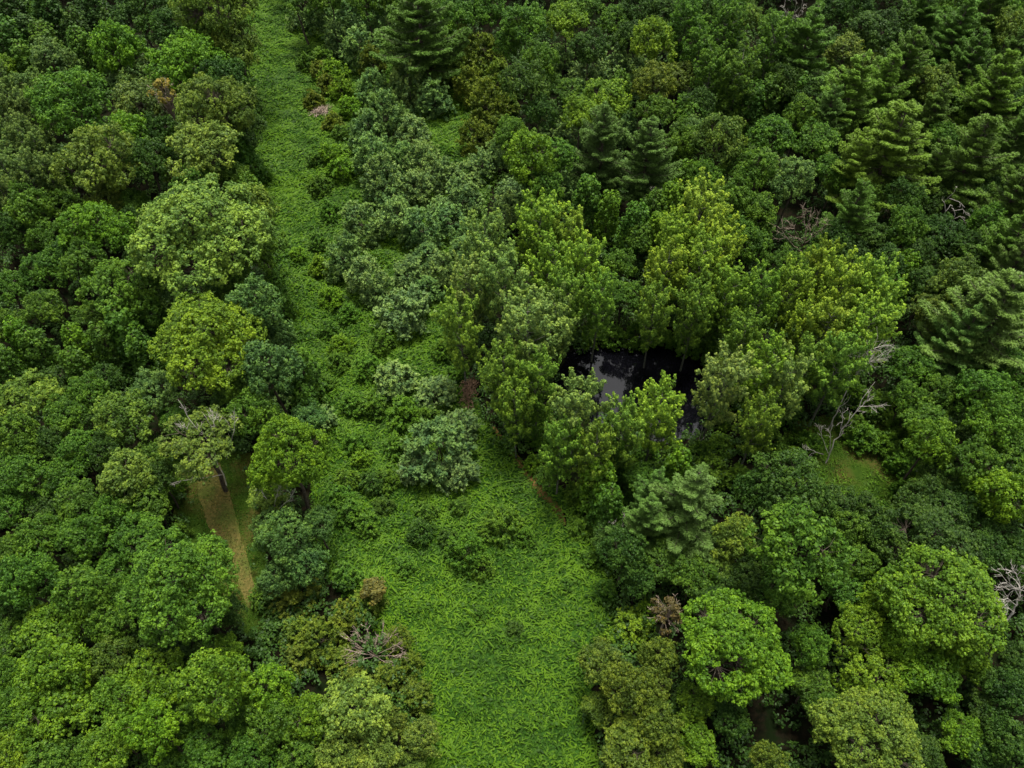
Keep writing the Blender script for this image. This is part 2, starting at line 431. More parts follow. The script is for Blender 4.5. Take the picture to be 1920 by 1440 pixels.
def poplar(seed, R, H, ll=.23, mat=None):
    """ascending branches, each ending in upright rounded leaf plumes"""
    r = np.random.default_rng(seed); L = Leaves(); W = Wood()
    lean = r.normal(0, .35, 2)
    tr = W.branch(r, (0, 0, -.3), (lean[0], lean[1], H*.93), .24, .04, .012, 7, 9)
    nb = int(17 + R*4)
    for i in range(nb):
        t = .30 + .66*(i/(nb-1)); h = H*t
        a = i*2.399 + r.uniform(-.3, .3)
        reach = R*(.55+.55*math.sin(min(1, (t-.22)/.5)*math.pi*.62))*r.uniform(.7, 1.1)*(1 if t < .75 else (1.25-t)*1.9)
        p0 = np.array([lean[0]*t, lean[1]*t, h-.5])
        rise = reach*r.uniform(.55, 1.1)
        p1 = p0 + np.array([math.cos(a)*reach, math.sin(a)*reach, rise])
        mid = (p0+p1)/2 + np.array([math.cos(a), math.sin(a), -.5])*reach*.12
        W.tube(np.array([p0, mid, p1]), [.075, .05, .018], 4)
        ns = int(3 + reach*1.6)
        for k in range(ns):
            u = .30 + .75*(k+.5)/ns
            b = (p0*(1-u)**2 + 2*mid*u*(1-u) + p1*u*u) if u < 1 else p1
            b = b + r.normal(0, .42, 3)*[1, 1, .5]
            # a plume: stacked puffs rising from b
            ax = norm(np.array([math.cos(a)*.45, math.sin(a)*.45, 1.0]) + r.normal(0, .2, 3))
            hl = r.uniform(.7, 1.5)*(.75+.4*u)
            m_ = int(5 + hl*4)
            s = np.linspace(0, 1, m_)
            pc = b + ax*(s*hl)[:, None] + r.normal(0, .22, (m_, 3))*(1.1-s*.6)[:, None]
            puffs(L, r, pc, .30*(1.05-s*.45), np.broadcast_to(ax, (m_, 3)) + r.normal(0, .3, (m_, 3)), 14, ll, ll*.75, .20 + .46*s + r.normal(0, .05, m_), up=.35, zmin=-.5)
            W.tube(np.array([b-ax*.2, b+ax*hl*.8]), [.02, .008], 3)
    return dict(R=R, zc=H*.66, trunk=W.mesh('trunk', mat or M_PALEBARK), crown=L.mesh('crown', M_LEAF), n=L.count())

def pine(seed, R, H, droop=.0):
    """whorls of long feathered boughs"""
    r = np.random.default_rng(seed); L = Leaves(); W = Wood()
    W.branch(r, (0, 0, -.3), (r.normal(0, .2), r.normal(0, .2), H), .30, .03, .008, 7, 8)
    nw = int(H*.72)
    for i in range(nw):
        t = .24 + .76*(i+.5)/nw; z = H*t
        reach0 = R*1.12*min(1.0, ((1.04-t)*1.55)**.85)*(1 if t > .36 else .8)
        nb = 7 if t < .8 else 5
        for b in range(nb):
            a = r.uniform(0, 6.283) if r.uniform() < .3 else b*6.283/nb + i*1.1 + r.uniform(-.25, .25)
            reach = max(.35, reach0*r.uniform(.5, 1.25))
            z = H*t + r.uniform(-.45, .45)
            hd = np.array([math.cos(a), math.sin(a), 0]); sd_ = np.array([-math.sin(a), math.cos(a), 0])
            rise = reach*(.30*(t-.35) + .10) ; sag = reach*(.16+droop)
            n = int(5 + reach*5.5)
            s = np.linspace(.22, 1, n)
            P = np.array([0, 0, z]) + hd*(s*reach)[:, None] + np.array([0, 0, 1.])*(rise*s*1.3 - sag*np.sin(s*math.pi*.9)*.3 + .25*reach*s**3*(.6-droop*2))[:, None]
            W.tube(np.array([[0, 0, z], P[n//2], P[-1]]), [.06, .035, .01], 4)
            width = (.18 + .40*np.sin(np.clip(s, 0, .93)*math.pi)**.8*reach*.42)
            m_ = 4
            off = r.uniform(-1, 1, (n, m_))
            C = (P[:, None, :] + sd_*(off*width[:, None])[:, :, None] + hd*(.35*reach*.3*(1-np.abs(off)))[:, :, None]*.5)
            C = C + np.array([0, 0, -1.])*(np.abs(off)*width[:, None]*.25 + r.uniform(-.05, .1, (n, m_)))[:, :, None]
            C = C.reshape(-1, 3); o = off.reshape(-1)
            ax = hd*.9 + sd_*o[:, None]*.75 + np.array([0, 0, .35])
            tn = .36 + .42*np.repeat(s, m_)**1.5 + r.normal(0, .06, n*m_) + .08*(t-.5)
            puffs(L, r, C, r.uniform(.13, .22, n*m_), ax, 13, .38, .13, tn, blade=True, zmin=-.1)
    return dict(R=R, zc=H*.62, trunk=W.mesh('trunk', M_BARK), crown=L.mesh('crown', M_NEEDLE), n=L.count())

def shrub(seed, R, ratio=.8, ll=.26):
    """many-stemmed dome with fine silvery upright shoots"""
    r = np.random.default_rng(seed); L = Leaves(); W = Wood()
    nl = r.integers(4, 7); C0 = np.array([0, 0, R*.72])
    lob = [(C0, R*.68), (C0 + [r.normal(0, .1*R), r.normal(0, .1*R), R*.48], R*.34)]
    for i in range(nl):
        a = i*2.399 + r.uniform(-.4, .4); rad = R*r.uniform(.35, .58)
        lob.append((np.array([math.cos(a)*rad, math.sin(a)*rad, R*r.uniform(.15, .6)]), R*r.uniform(.26, .40)))
    for c, lr in lob:
        W.branch(r, r.normal(0, .12, 3)*[1, 1, 0], c, .05, .02, .1, 4, 4)
        nc = int(13*lr*lr) + 8
        d = rdir(r, nc, -.2)
        q = c + d*lr*r.uniform(.8, 1.08, (nc, 1))*[1, 1, ratio+.1]
        keep = q[:, 2] > .1
        for c2, l2 in lob:
            if c2 is not c: keep &= np.linalg.norm(q-c2, axis=1) > l2*.7
        q = q[keep]; d = d[keep]
        for qq in q[::3]: W.tube(np.array([c, qq]), [.015, .006], 3)
        for qq, dd in zip(q, d):
            ax = norm(dd + np.array([0, 0, .75]) + r.normal(0, .25, 3)); m_ = 6
            s = np.linspace(0, 1, m_); hl = r.uniform(.35, .8)
            pc = qq + ax*(s*hl)[:, None] + r.normal(0, .16, (m_, 3))
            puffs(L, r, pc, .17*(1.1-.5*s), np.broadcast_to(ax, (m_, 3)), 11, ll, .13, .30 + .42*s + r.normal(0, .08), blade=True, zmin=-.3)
    return dict(R=R, zc=R*.8, trunk=W.mesh('stems', M_BARK), crown=L.mesh('foliage', M_LEAF), n=L.count())

def vine(seed, R, H):
    """a trunk buried under hanging curtains of vine"""
    r = np.random.default_rng(seed); L = Leaves(); W = Wood()
    W.branch(r, (0, 0, -.3), (0, 0, H*.95), .2, .07, .02, 6, 6)
    n = int(H*7)
    for i in range(n):
        t = (i+.5)/n; a = i*2.399; z = H*(.12 + .88*t)
        rr = R*(1.15-t*.75)*r.uniform(.45, 1.0)*(1 if t < .9 else .6)
        top = np.array([math.cos(a)*rr, math.sin(a)*rr, z])
        W.tube(np.array([[0, 0, z-.2], top]), [.04, .015], 3)
        m_ = 7; s = np.linspace(0, 1, m_); dl = r.uniform(.8, 2.0)
        ax = norm(np.array([math.cos(a), math.sin(a), .35]))
        pc = top + ax*(.5*np.sqrt(s))[:, None] - np.array([0, 0, 1.])*(s**1.6*dl)[:, None] + r.normal(0, .2, (m_, 3))
        pc[:, 2] = np.maximum(pc[:, 2], .15)
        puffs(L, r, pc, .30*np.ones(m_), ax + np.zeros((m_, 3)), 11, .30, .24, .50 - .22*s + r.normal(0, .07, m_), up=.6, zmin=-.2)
    return dict(R=R, zc=H*.6, trunk=W.mesh('trunk', M_BARK), crown=L.mesh('vine_leaves', M_LEAF), n=L.count())

def dry(seed, R, base=(.2, .1, .05)):
    return shrub(seed, R)

print('building plant kinds')
PROTO['broad_s'] = [broad(101+i, 3.4) for i in range(6)]
PROTO['broad_m'] = [broad(111+i, 4.8) for i in range(6)]
PROTO['broad_l'] = [broad(121+i, 6.6) for i in range(4)]
PROTO['dome'] = [broad(141+i, 6.2, dens=1.35, sp=(.8, 1.1), ratio=.95) for i in range(3)]
PROTO['loose'] = [broad(131+i, 4.6, dens=.9, loose=.25) for i in range(2)]
PROTO['poplar'] = [poplar(201+i, 3.4, 17.0) for i in range(4)]
PROTO['aspen'] = [poplar(211+i, 2.4, 15.5, ll=.21) for i in range(3)]
PROTO['pine'] = [pine(301+i, 4.6, 17.0) for i in range(4)]
PROTO['shrub'] = [shrub(401+i, 2.4) for i in range(5)]
PROTO['vine'] = [vine(501+i, 2.0, 10.0) for i in range(3)]
PROTO['scrub'] = [shrub(411+i, 1.7, ratio=.7, ll=.3) for i in range(3)]
for k, v in PROTO.items(): print(k, [p['n'] for p in v])

COL = {  # base colour of the leaves (linear)
 'dk': (.024, .058, .008), 'md': (.041, .096, .009), 'br': (.056, .124, .007), 'lm': (.068, .134, .009), 'po': (.118, .205, .020),
 'ol': (.058, .098, .013), 'bl': (.042, .092, .020), 'sv': (.066, .124, .042), 'pl': (.088, .150, .022), 'pm': (.088, .168, .020), 'pp': (.112, .180, .040), 'gy': (.082, .155, .050), 'fc': (.038, .094, .010),
 'yo': (.058, .094, .011), 'ru': (.16, .085, .035), 'py': (.070, .125, .016), 'pd': (.052, .100, .016),
}
CW = {'dk': 'dark green', 'md': 'mid green', 'br': 'bright green', 'lm': 'yellow-green', 'po': 'light yellow-green', 'pm': 'medium yellow-green', 'pp': 'whitish green', 'ol': 'olive green', 'bl': 'bluish green', 'sv': 'silvery green',
      'pl': 'pale green', 'gy': 'grey-green', 'fc': 'grass-green', 'yo': 'yellowish olive', 'ru': 'rust-brown', 'py': 'yellow-tinged green', 'pd': 'dull dark green'}
KINDS = {  # kind: (object name, words, category, group, foliage part name, trunk part name)
 'broad': ('broadleaf_tree', 'round-crowned tree', 'tree', 'round-crowned broadleaf trees of the wood', 'crown', 'trunk'),
 'dome': ('broadleaf_tree', 'full domed tree', 'tree', 'round-crowned broadleaf trees of the wood', 'crown', 'trunk'),
 'loose': ('broadleaf_tree', 'thin-crowned tree', 'tree', 'round-crowned broadleaf trees of the wood', 'crown', 'trunk'),
 'poplar': ('poplar_tree', 'feathery poplar', 'poplar', 'tall pale poplars ringing the pond', 'crown', 'trunk'),
 'aspen': ('slender_tree', 'narrow upright tree', 'tree', 'narrow upright trees in the wood', 'crown', 'trunk'),
 'pine': ('pine_tree', 'pine', 'pine', 'pines with feathered boughs', 'crown', 'trunk'),
 'shrub': ('bush', 'domed bush', 'bush', 'domed bushes in the open field', 'foliage', 'stems'),
 'scrub': ('low_shrub', 'low shrub', 'shrub', 'low shrubs scattered in the field', 'foliage', 'stems'),
 'vine': ('vine_covered_tree', 'vine-draped tree', 'tree', 'trees buried under hanging vines', 'vine_leaves', 'trunk'),
}
# landmarks used to say where a tree stands
MARKS = [
 ((1200, 700), 'the dark pond'), ((420, 1000), 'the tan mown strip'), ((1600, 780), 'the leaning bare white tree'),
 ((1900, 1120), 'the white snag at the right edge'), ((305, 170), 'the orange-leaved dying tree'), ((1510, 420), 'the many-stemmed bare tree'),
 ((1790, 390), 'the crooked white snag'), ((395, 650), 'the giant lime-topped tree'), ((390, 460), 'the giant pale-topped tree'),
 ((540, 865), 'the neat bright round tree'), ((345, 1100), 'the great dome beside the mown strip'), ((820, 850), 'the biggest silvery bush'),
 ((1290, 950), 'the silvery blue pine'), ((1770, 1130), 'the huge yellow-green dome'), ((1375, 1220), 'the great knobbly bright dome'),
 ((1665, 290), 'the broadest yellow-green pine'), ((790, 50), 'the shaggy pine atop the field'), ((1510, 95), 'the tall pointed pine'),
 ((880, 745), 'the rusty brush pile'), ((1590, 890), 'the dim grassy clearing'), ((700, 1210), 'the leafless grey shrub'),
 ((1250, 1150), 'the rust-leaved bush'), ((0, 0), "the photo's top left corner"), ((0, 1440), "the photo's bottom left corner"),
 ((1920, 1440), "the photo's bottom right corner"), ((1920, 0), "the photo's top right corner"), ((605, 215), 'the brown dead patch'),
 ((990, 300), 'the bright tree amid grey bushes'), ((1130, 0), "the photo's top centre"), ((0, 620), "the photo's left edge middle"), ((1860, 600), 'the big drooping pine by the right edge'),
 ((375, 840), 'the half-dead spreading tree'), ((1620, 1390), 'the wide dome on the bottom edge'), ((960, 1440), "the field's bottom end"),
]
TREES = []
def T(kind, col, *items):
    """items: (px, py, radius_px[, explicit label])"""
    for it in items: TREES.append((kind, col) + tuple(it))

# ---- left wood, top
T('vine', 'dk', (28,30,34), (98,32,30), (150,62,26), (60,75,28), (185,30,28), (215,58,24))
T('vine', 'md', (20,85,34), (92,92,30), (158,98,26), (55,125,26))
T('broad', 'lm', (14,130,26))
T('broad', 'gy', (100,122,42), (60,172,36), (255,152,42), (268,200,50))
T('broad', 'br', (228,100,46), (358,132,70), (238,255,44))
T('broad', 'dk', (265,32,58), (320,60,40), (425,165,46), (460,250,42), (282,312,44), (300,255,34))
T('broad', 'ol', (408,28,80), (408,222,78), (440,95,44))
T('broad', 'pl', (390,78,46), (388,292,74))
T('broad', 'md', (142,200,70), (372,352,42), (440,335,36), (75,28,30), (330,20,36))
T('aspen', 'gy', (18,185,26), (22,228,26), (60,232,24), (12,275,26), (52,285,26), (86,300,24), (20,330,26), (60,345,26), (98,345,22), (15,385,22))
T('broad', 'ol', (188,312,74), (205,375,38))
T('broad', 'md', (55,398,40), (120,385,32), (85,450,34), (250,385,36), (135,330,32))
T('broad', 'br', (185,440,64))
T('broad', 'dk', (20,440,34), (245,430,36), (130,480,34))
T('dome', 'pl', (385,455,118, 'giant broad tree with pale knobbly top left of the narrow upper field'))
T('broad', 'pl', (475,405,46), (300,430,46))
T('broad', 'md', (488,470,50), (430,535,44))
# ---- left wood, middle
T('broad', 'md', (226,545,66), (88,512,40), (160,500,38), (20,545,36), (90,580,36), (20,615,34), (165,600,34))
T('vine', 'md', (240,625,38), (200,650,28), (290,600,28), (268,665,28), (75,660,30), (150,695,28), (15,690,28))
T('vine', 'br', (150,650,26), (45,640,26))
T('broad', 'bl', (322,545,40), (482,585,56), (525,640,32))
T('dome', 'lm', (398,650,100, 'giant domed tree with glowing lime-yellow top in the left wood'))
T('broad', 'gy', (290,735,44))
T('shrub', 'gy', (530,720,48), (600,785,34), (575,715,30))
T('broad', 'bl', (510,700,56), (575,790,36))
T('broad', 'md', (475,780,44), (440,730,40), (330,790,30))
T('broad', 'py', (58,748,52), (232,785,52), (240,895,54))
T('broad', 'md', (125,785,42), (35,828,46), (150,850,38), (165,740,36), (45,890,48), (118,905,42), (152,950,42), (210,955,38), (285,945,38), (25,955,36), (285,860,34), (15,760,30))
T('broad', 'dk', (95,840,36), (200,845,34), (300,900,34), (95,960,34), (105,715,32), (200,715,34))
T('dome', 'br', (542,865,72, 'neat round bright green tree right of the half-dead spreading tree'))
# ---- left wood, bottom
T('broad', 'md', (75,1012,42), (160,1008,44), (25,1035,38), (262,1010,48), (48,1092,56), (160,1115,52), (215,1070,36), (210,1175,42), (240,1120,34))
T('dome', 'md', (345,1105,102, 'great dark domed tree covering the lower end of the mown strip'))
T('broad', 'br', (105,1178,56), (100,1255,64), (292,1282,58), (290,1368,56), (505,1300,52), (590,1350,50))
T('broad', 'lm', (105,1335,66), (412,1285,66), (222,1310,48), (215,1398,50), (425,1215,30), (45,1405,44))
T('broad', 'md', (22,1330,44), (100,1428,48), (515,1350,52), (480,1415,46), (385,1415,46), (300,1440,42), (25,1200,40), (20,1265,36), (560,1425,44), (160,1425,40), (360,1350,34), (455,1360,34))
T('broad', 'ol', (212,1238,42), (165,1300,34))
T('broad', 'dk', (30,1140,34), (360,1225,40), (300,1195,36), (430,1150,32))
T('shrub', 'md', (328,915,26), (335,1000,24), (500,930,24), (492,1120,28))
T('broad', 'bl', (530,1015,50), (575,1060,40), (515,1090,34), (600,985,34), (505,985,30))
T('shrub', 'yo', (555,1120,52), (605,1200,48), (560,1190,40), (650,1155,36), (560,1235,36), (640,1240,34))
T('shrub', 'yo', (690,1130,36), (783,1305,36), (730,1270,36), (665,1275,36), (745,1200,30), (770,1245,26))
T('broad', 'pl', (668,1330,66, 'pale silvery-leaved tree at the bottom between wood and field'))
T('broad', 'pl', (700,1415,48), (635,1415,44))
T('broad', 'ol', (790,1385,38), (760,1430,36), (735,1360,30))
# ---- field bushes
T('shrub', 'gy', (645,482,42), (690,522,44), (763,512,36), (825,508,36), (756,582,56, 'dense round grey-green bush standing alone at the bright field edge above centre'),
  (740,712,46), (815,738,42), (705,560,24), (870,470,30), (800,545,30))
T('shrub', 'sv', (820,840,70, 'biggest silvery blue-green bush in the middle of the field'), (860,885,42), (780,880,40), (865,800,38))
T('shrub', 'md', (940,985,42), (985,1010,24))
T('shrub', 'md', (872,1035,42), (905,1065,26), (715,640,28))
T('scrub', 'dk', (790,1000,28), (965,1180,18), (840,1010,20), (700,905,26), (720,950,20))
T('scrub', 'md', (760,775,36), (800,785,28), (700,760,28), (740,840,24), (660,760,24), (670,830,26), (650,900,24), (690,690,28), (730,900,24), (1020,790,24), (955,830,22), (860,700,22), (830,660,24))
T('scrub', 'fc', (650,960,30), (690,985,26), (650,1080,28), (760,1060,20), (640,930,26), (1090,990,24), (1110,1050,22), (1135,1110,24), (800,960,22), (860,950,20), (1060,1100,16), (900,1150,16))
T('scrub', 'br', (620,560,24), (600,500,22), (640,650,24), (680,860,22), (560,480,18), (1000,870,18))
T('shrub', 'gy', (602,30,36), (668,42,44), (682,92,44), (635,75,32), (560,30,26), (728,40,36))
T('pine', 'pd', (790,52,62, 'shaggy wide pine with drooping boughs at the top of the field'))
T('shrub', 'gy', (765,162,44), (700,165,34), (812,190,40), (722,222,46), (690,252,40), (772,252,40), (702,302,44), (790,302,42),
  (720,342,46), (780,352,38), (678,420,44), (745,412,46), (792,432,42), (868,372,42), (845,418,38), (870,335,34), (822,330,36), (735,385,34),
  (760,300,34), (830,395,34), (800,480,30), (905,310,32))
T('shrub', 'ol', (865,85,40), (905,112,42), (935,155,42), (915,200,44), (885,165,36), (950,200,30), (845,130,34), (925,245,36), (830,105,32), (890,260,34), (700,120,30), (760,110,30), (800,140,30))
T('scrub', 'fc', (640,250,18), (575,120,20), (600,350,22), (590,300,18), (585,180,20), (605,110,22), (620,400,22), (600,455,20), (615,620,20), (635,680,22), (610,720,20), (655,590,22))
T('scrub', 'br', (625,140,28), (655,205,24), (640,320,28), (620,290,24), (640,170,24))
T('scrub', 'yo', (615,160,22), (590,190,20), (625,230,20), (600,135,20))
T('broad', 'md', (565,5,36), (620,-5,36), (690,0,38), (740,-5,36), (850,40,36))
# ---- top centre wood
T('broad', 'md', (982,55,42), (1012,125,36), (1052,175,34), (1155,42,32), (1100,20,30), (915,20,34), (950,90,26))
T('broad', 'lm', (1058,45,42), (1135,190,44), (1088,222,36), (1225,85,40))
T('broad', 'dk', (985,165,44), (1012,215,34), (870,15,36), (1190,20,34), (1250,25,34), (1105,95,34), (1180,75,30))
T('shrub', 'gy', (1110,135,42), (1155,135,40), (1050,110,30), (1070,255,34), (1035,240,30), (1050,360,38), (1085,325,30), (960,360,32), (950,400,32), (1165,240,34), (1190,145,34), (940,290,34))
T('broad', 'br', (992,300,50, 'fresh bright green tree rising out of the grey bushes above the pond'))
T('broad', 'md', (1045,300,38), (960,255,32), (1020,360,36), (1000,400,34))
T('pine', 'gy', (1128,268,46), (1212,295,46))
T('shrub', 'gy', (1160,325,36), (1080,180,34))
T('broad', 'md', (1228,212,36))
T('broad', 'yo', (1222,165,40), (1270,150,34))
T('vine', 'md', (1100,375,28), (1190,425,28), (1225,400,24), (1160,175,22))
T('vine', 'br', (1140,402,24), (1285,345,24), (1270,310,22), (1255,385,26), (1230,440,24), (1020,400,20))
# ---- poplars round the pond
T('poplar', 'po', (1005,452,44), (1068,470,38), (1100,520,36), (1035,520,40), (1310,430,46), (1345,485,38), (1262,470,38), (1240,535,36), (1305,525,42),
  (1360,570,36), (1475,560,36), (1570,560,42), (1635,575,42), (1605,645,46), (1535,635,40), (1432,710,42), (1230,785,42), (1530,515,28), (1500,625,32))
T('poplar', 'pp', (905,485,40), (945,545,46), (882,555,36), (990,640,54, 'whitish green feathery poplar on the near left bank of the pond'), (1040,622,36), (1078,790,46), (1345,735,44), (1468,735,40))
T('poplar', 'pm', (868,630,38), (945,715,40), (1005,735,38), (1060,575,36), (1120,585,32), (1165,815,38), (1425,575,34), (1565,700,42), (1505,700,34), (1225,600,30), (1300,600,34), (1390,650,34), (1110,865,34), (1050,850,34), (1420,800,34), (968,775,32))
T('shrub', 'md', (1105,628,30), (1150,632,26), (1195,630,26), (1240,632,26), (1285,640,28), (1325,655,28), (1350,780,28), (1180,885,36), (1235,895,34), (1290,905,34), (1330,900,30), (1215,850,28), (1265,850,26), (1310,850,26), (1350,830,26), (1170,845,28))
T('broad', 'md', (1172,560,34), (1160,500,30), (1200,450,28))
T('scrub', 'md', (1520,830,26), (1480,860,24), (1620,820,30), (1660,830,28), (1690,870,28), (1600,800,26), (1650,960,26), (1590,965,22), (1700,920,26))
T('vine', 'md', (440,55,22), (446,150,26), (440,215,20), (456,290,26), (472,372,26), (520,545,20), (568,700,30), (575,760,24))
T('shrub', 'md', (495,330,18))
T('vine', 'br', (1122,905,34), (1270,880,28), (1690,515,26))
T('vine', 'md', (1140,950,30), (1330,600,28), (1385,700,26), (1150,860,26), (1660,560,26))
T('broad', 'md', (1710,690,42), (1200,900,30), (1250,935,28), (1030,890,22))
T('shrub', 'md', (1330,880,34), (1385,900,34), (1440,830,34), (1300,900,30), (1345,850,28), (1085,925,30), (1190,945,30), (1640,760,34), (1690,800,30), (1470,770,34), (1010,820,28), (1600,740,30))
# ---- upper right wood
T('aspen', 'md', (1285,62,28), (1348,72,34), (1440,105,30), (1380,160,28), (1330,150,26), (1310,110,26))
T('broad', 'dk', (1300,15,30), (1560,25,32), (1640,65,44), (1470,160,32), (1355,20,28), (1610,25,30), (1520,180,36), (1380,110,28), (1690,60,32), (1310,200,32))
T('broad', 'ol', (1580,110,40), (1625,120,32), (1350,268,44), (1600,85,28))
T('vine', 'md', (1405,200,28), (1440,190,28), (1490,190,28), (1330,120,22), (1360,195,24), (1545,205,26))
T('broad', 'pl', (1395,35,28))
T('broad', 'md', (1450,55,30), (1300,215,38), (1450,262,44), (1415,330,40), (1530,270,44), (1500,225,34), (1370,380,36), (1415,400,38), (1280,270,34), (1380,320,34), (1560,330,34), (1320,340,34))
T('broad', 'gy', (1482,345,42), (1430,310,34), (1295,255,34))
T('pine', 'pd', (1510,95,56, 'tall pointed dark pine near the top of the right wood'))
T('pine', 'pd', (1722,45,42), (1785,75,50), (1850,30,42), (1695,130,46), (1815,130,42), (1745,225,42))
T('broad', 'ol', (1900,65,40), (1820,20,34), (1750,165,38))
T('broad', 'md', (1880,20,34), (1780,15,32), (1740,95,30), (1850,90,30), (1800,190,34))
T('pine', 'py', (1592,180,50), (1655,172,42), (1862,175,54))
T('pine', 'gy', (1548,225,36), (1900,110,38))
T('pine', 'py', (1665,285,68, 'broadest yellow-green pine standing clear in the right wood'))
T('pine', 'py', (1600,315,46))
T('pine', 'pd', (1820,300,60), (1895,380,50), (1890,470,50), (1592,410,46), (1745,325,38), (1900,270,40))
T('broad', 'md', (1700,430,38), (1760,270,34), (1630,375,32), (1845,425,36))
T('broad', 'dk', (1690,380,36), (1760,440,40), (1720,480,36), (1640,450,34), (1820,470,40), (1560,450,34), (1660,500,34), (1900,200,36), (1740,380,32), (1740,540,36), (1590,480,34), (1850,360,34))
T('broad', 'md', (1410,470,36), (1470,500,34), (1530,490,34), (1420,430,32), (1345,400,30), (1380,440,30), (1620,520,30))
T('broad', 'ol', (1792,535,46), (1750,590,40))
T('pine', 'gy', (1855,600,78, 'big drooping grey-green pine beside the right edge above mid height'))
T('pine', 'gy', (1895,510,46), (1800,640,46))
# ---- right wood
T('broad', 'md', (1898,705,50), (1838,745,48), (1735,792,42), (1855,800,48), (1900,850,50), (1820,870,48), (1760,745,36), (1700,750,32), (1895,770,40))
T('broad', 'br', (1742,835,44), (1885,935,50), (1840,920,40))
T('broad', 'dk', (1760,900,38), (1810,950,42), (1700,965,40), (1870,1000,44), (1760,960,40), (1650,1010,40), (1840,1040,40), (1905,1050,36), (1795,800,34), (1730,930,34))
T('broad', 'dk', (1490,925,80, 'wide dark blue-green tree at the near edge of the dim clearing'))
T('broad', 'dk', (1420,925,44), (1555,950,44), (1620,960,34))
T('pine', 'gy', (1290,948,66, 'silvery blue pine standing between the pond and the lower right wood'))
T('pine', 'gy', (1210,985,44), (1225,930,36))
T('broad', 'py', (1375,1010,44), (1340,1060,36))
T('broad', 'md', (1492,1035,84), (1585,1000,40), (1605,1060,40), (1460,1110,42), (1255,1055,46), (1300,1085,40), (1580,1105,42), (1520,1210,40), (1520,1295,40), (1560,1345,36))
T('broad', 'dk', (1400,1090,36), (1430,1040,34), (1170,1040,44), (1195,1090,34), (1330,1130,36), (1140,1010,30), (1360,1105,32))
T('dome', 'br', (1375,1220,100, 'great knobbly bright dome tree in the lower right wood'))
T('dome', 'dk', (1735,1035,88, 'broad dark round tree behind the huge yellow-green dome'))
T('dome', 'lm', (1765,1130,108, 'huge yellow-green dome of a tree, largest in the lower right wood'))
T('loose', 'lm', (1608,1190,52), (1640,1275,54))
T('broad', 'br', (1735,1265,56), (1800,1230,44), (1655,1130,44), (1600,1290,36), (1690,1210,44))
T('dome', 'py', (1620,1385,92, 'wide yellowish dome of a tree on the bottom edge of the right wood'))
T('broad', 'br', (1302,1320,36), (1305,1400,38), (1800,1378,38))
T('broad', 'dk', (1370,1350,34), (1885,1300,44), (1890,1395,46), (1840,1420,36), (1905,1240,34), (1730,1420,40), (1850,1330,36), (1830,1260,30))
T('broad', 'yo', (1440,1432,36), (1130,1245,42), (1175,1300,50), (1235,1235,38), (1175,1395,52), (1230,1365,42), (1215,1290,38), (1245,1425,38), (1120,1330,30))
T('shrub', 'lm', (1185,1175,40), (1215,1150,28), (1150,1200,28))

DIRS = ['right', 'upper right', 'above', 'upper left', 'left', 'lower left', 'below', 'lower right']
ORD = ['nearest', 'second nearest', 'third nearest', 'fourth nearest', 'fifth nearest', 'sixth nearest', 'seventh nearest', 'eighth nearest', 'ninth nearest', 'tenth nearest', 'eleventh nearest', 'twelfth nearest']

def relative(px, py):
    best = sorted((math.hypot(px-m[0][0], py-m[0][1]), i) for i, m in enumerate(MARKS))
    best = [b for b in best if b[0] > 12]
    d, i = best[0]
    (mx, my), ph = MARKS[i]
    a = math.degrees(math.atan2(-(py-my), px-mx)) % 360
    return i, d, DIRS[int((a+22.5)//45) % 8], ph

def auto_labels():
    keys = {}
    for idx, t in enumerate(TREES):
        if len(t) > 5: continue
        i, d, di, ph = relative(t[2], t[3])
        keys.setdefault((t[0], t[1], i, di), []).append((d, idx))
    out = {}
    for (kind, col, i, di), lst in keys.items():
        lst.sort()
        look = CW[col] + ' ' + KINDS[kind][1]; ph = MARKS[i][1]
        side = {'above': 'above', 'below': 'below'}.get(di, 'to the ' + di + ' of')
        for k, (d, idx) in enumerate(lst):
            if len(lst) == 1: out[idx] = f'{look} {side} {ph}'
            else: out[idx] = f'{look}, {ORD[min(k, 11)]} of its kind {side} {ph}'
            if len(out[idx].split()) > 16: out[idx] = out[idx].replace(' of its kind', '')
            if len(out[idx].split()) > 16: out[idx] = out[idx].replace('to the ', '', 1)
            if len(out[idx].split()) > 16: out[idx] = out[idx].replace("'s ", ' ')
    return out
LAB = auto_labels()

def pick(kind, R, i):
    if kind == 'broad':
        key = 'broad_s' if R < 4.1 else ('broad_m' if R < 5.8 else 'broad_l')
    else: key = kind
    if key == 'broad_l': i = i + 1
    return PROTO[key][i % len(PROTO[key])]

prng = random.Random(5)
FOOT = []
def jitter(c, s=.10):
    f = 1 + prng.uniform(-s, s)
    return (c[0]*f*(1+prng.uniform(-s, s)), c[1]*f, c[2]*f*(1+prng.uniform(-s, s)), 1)

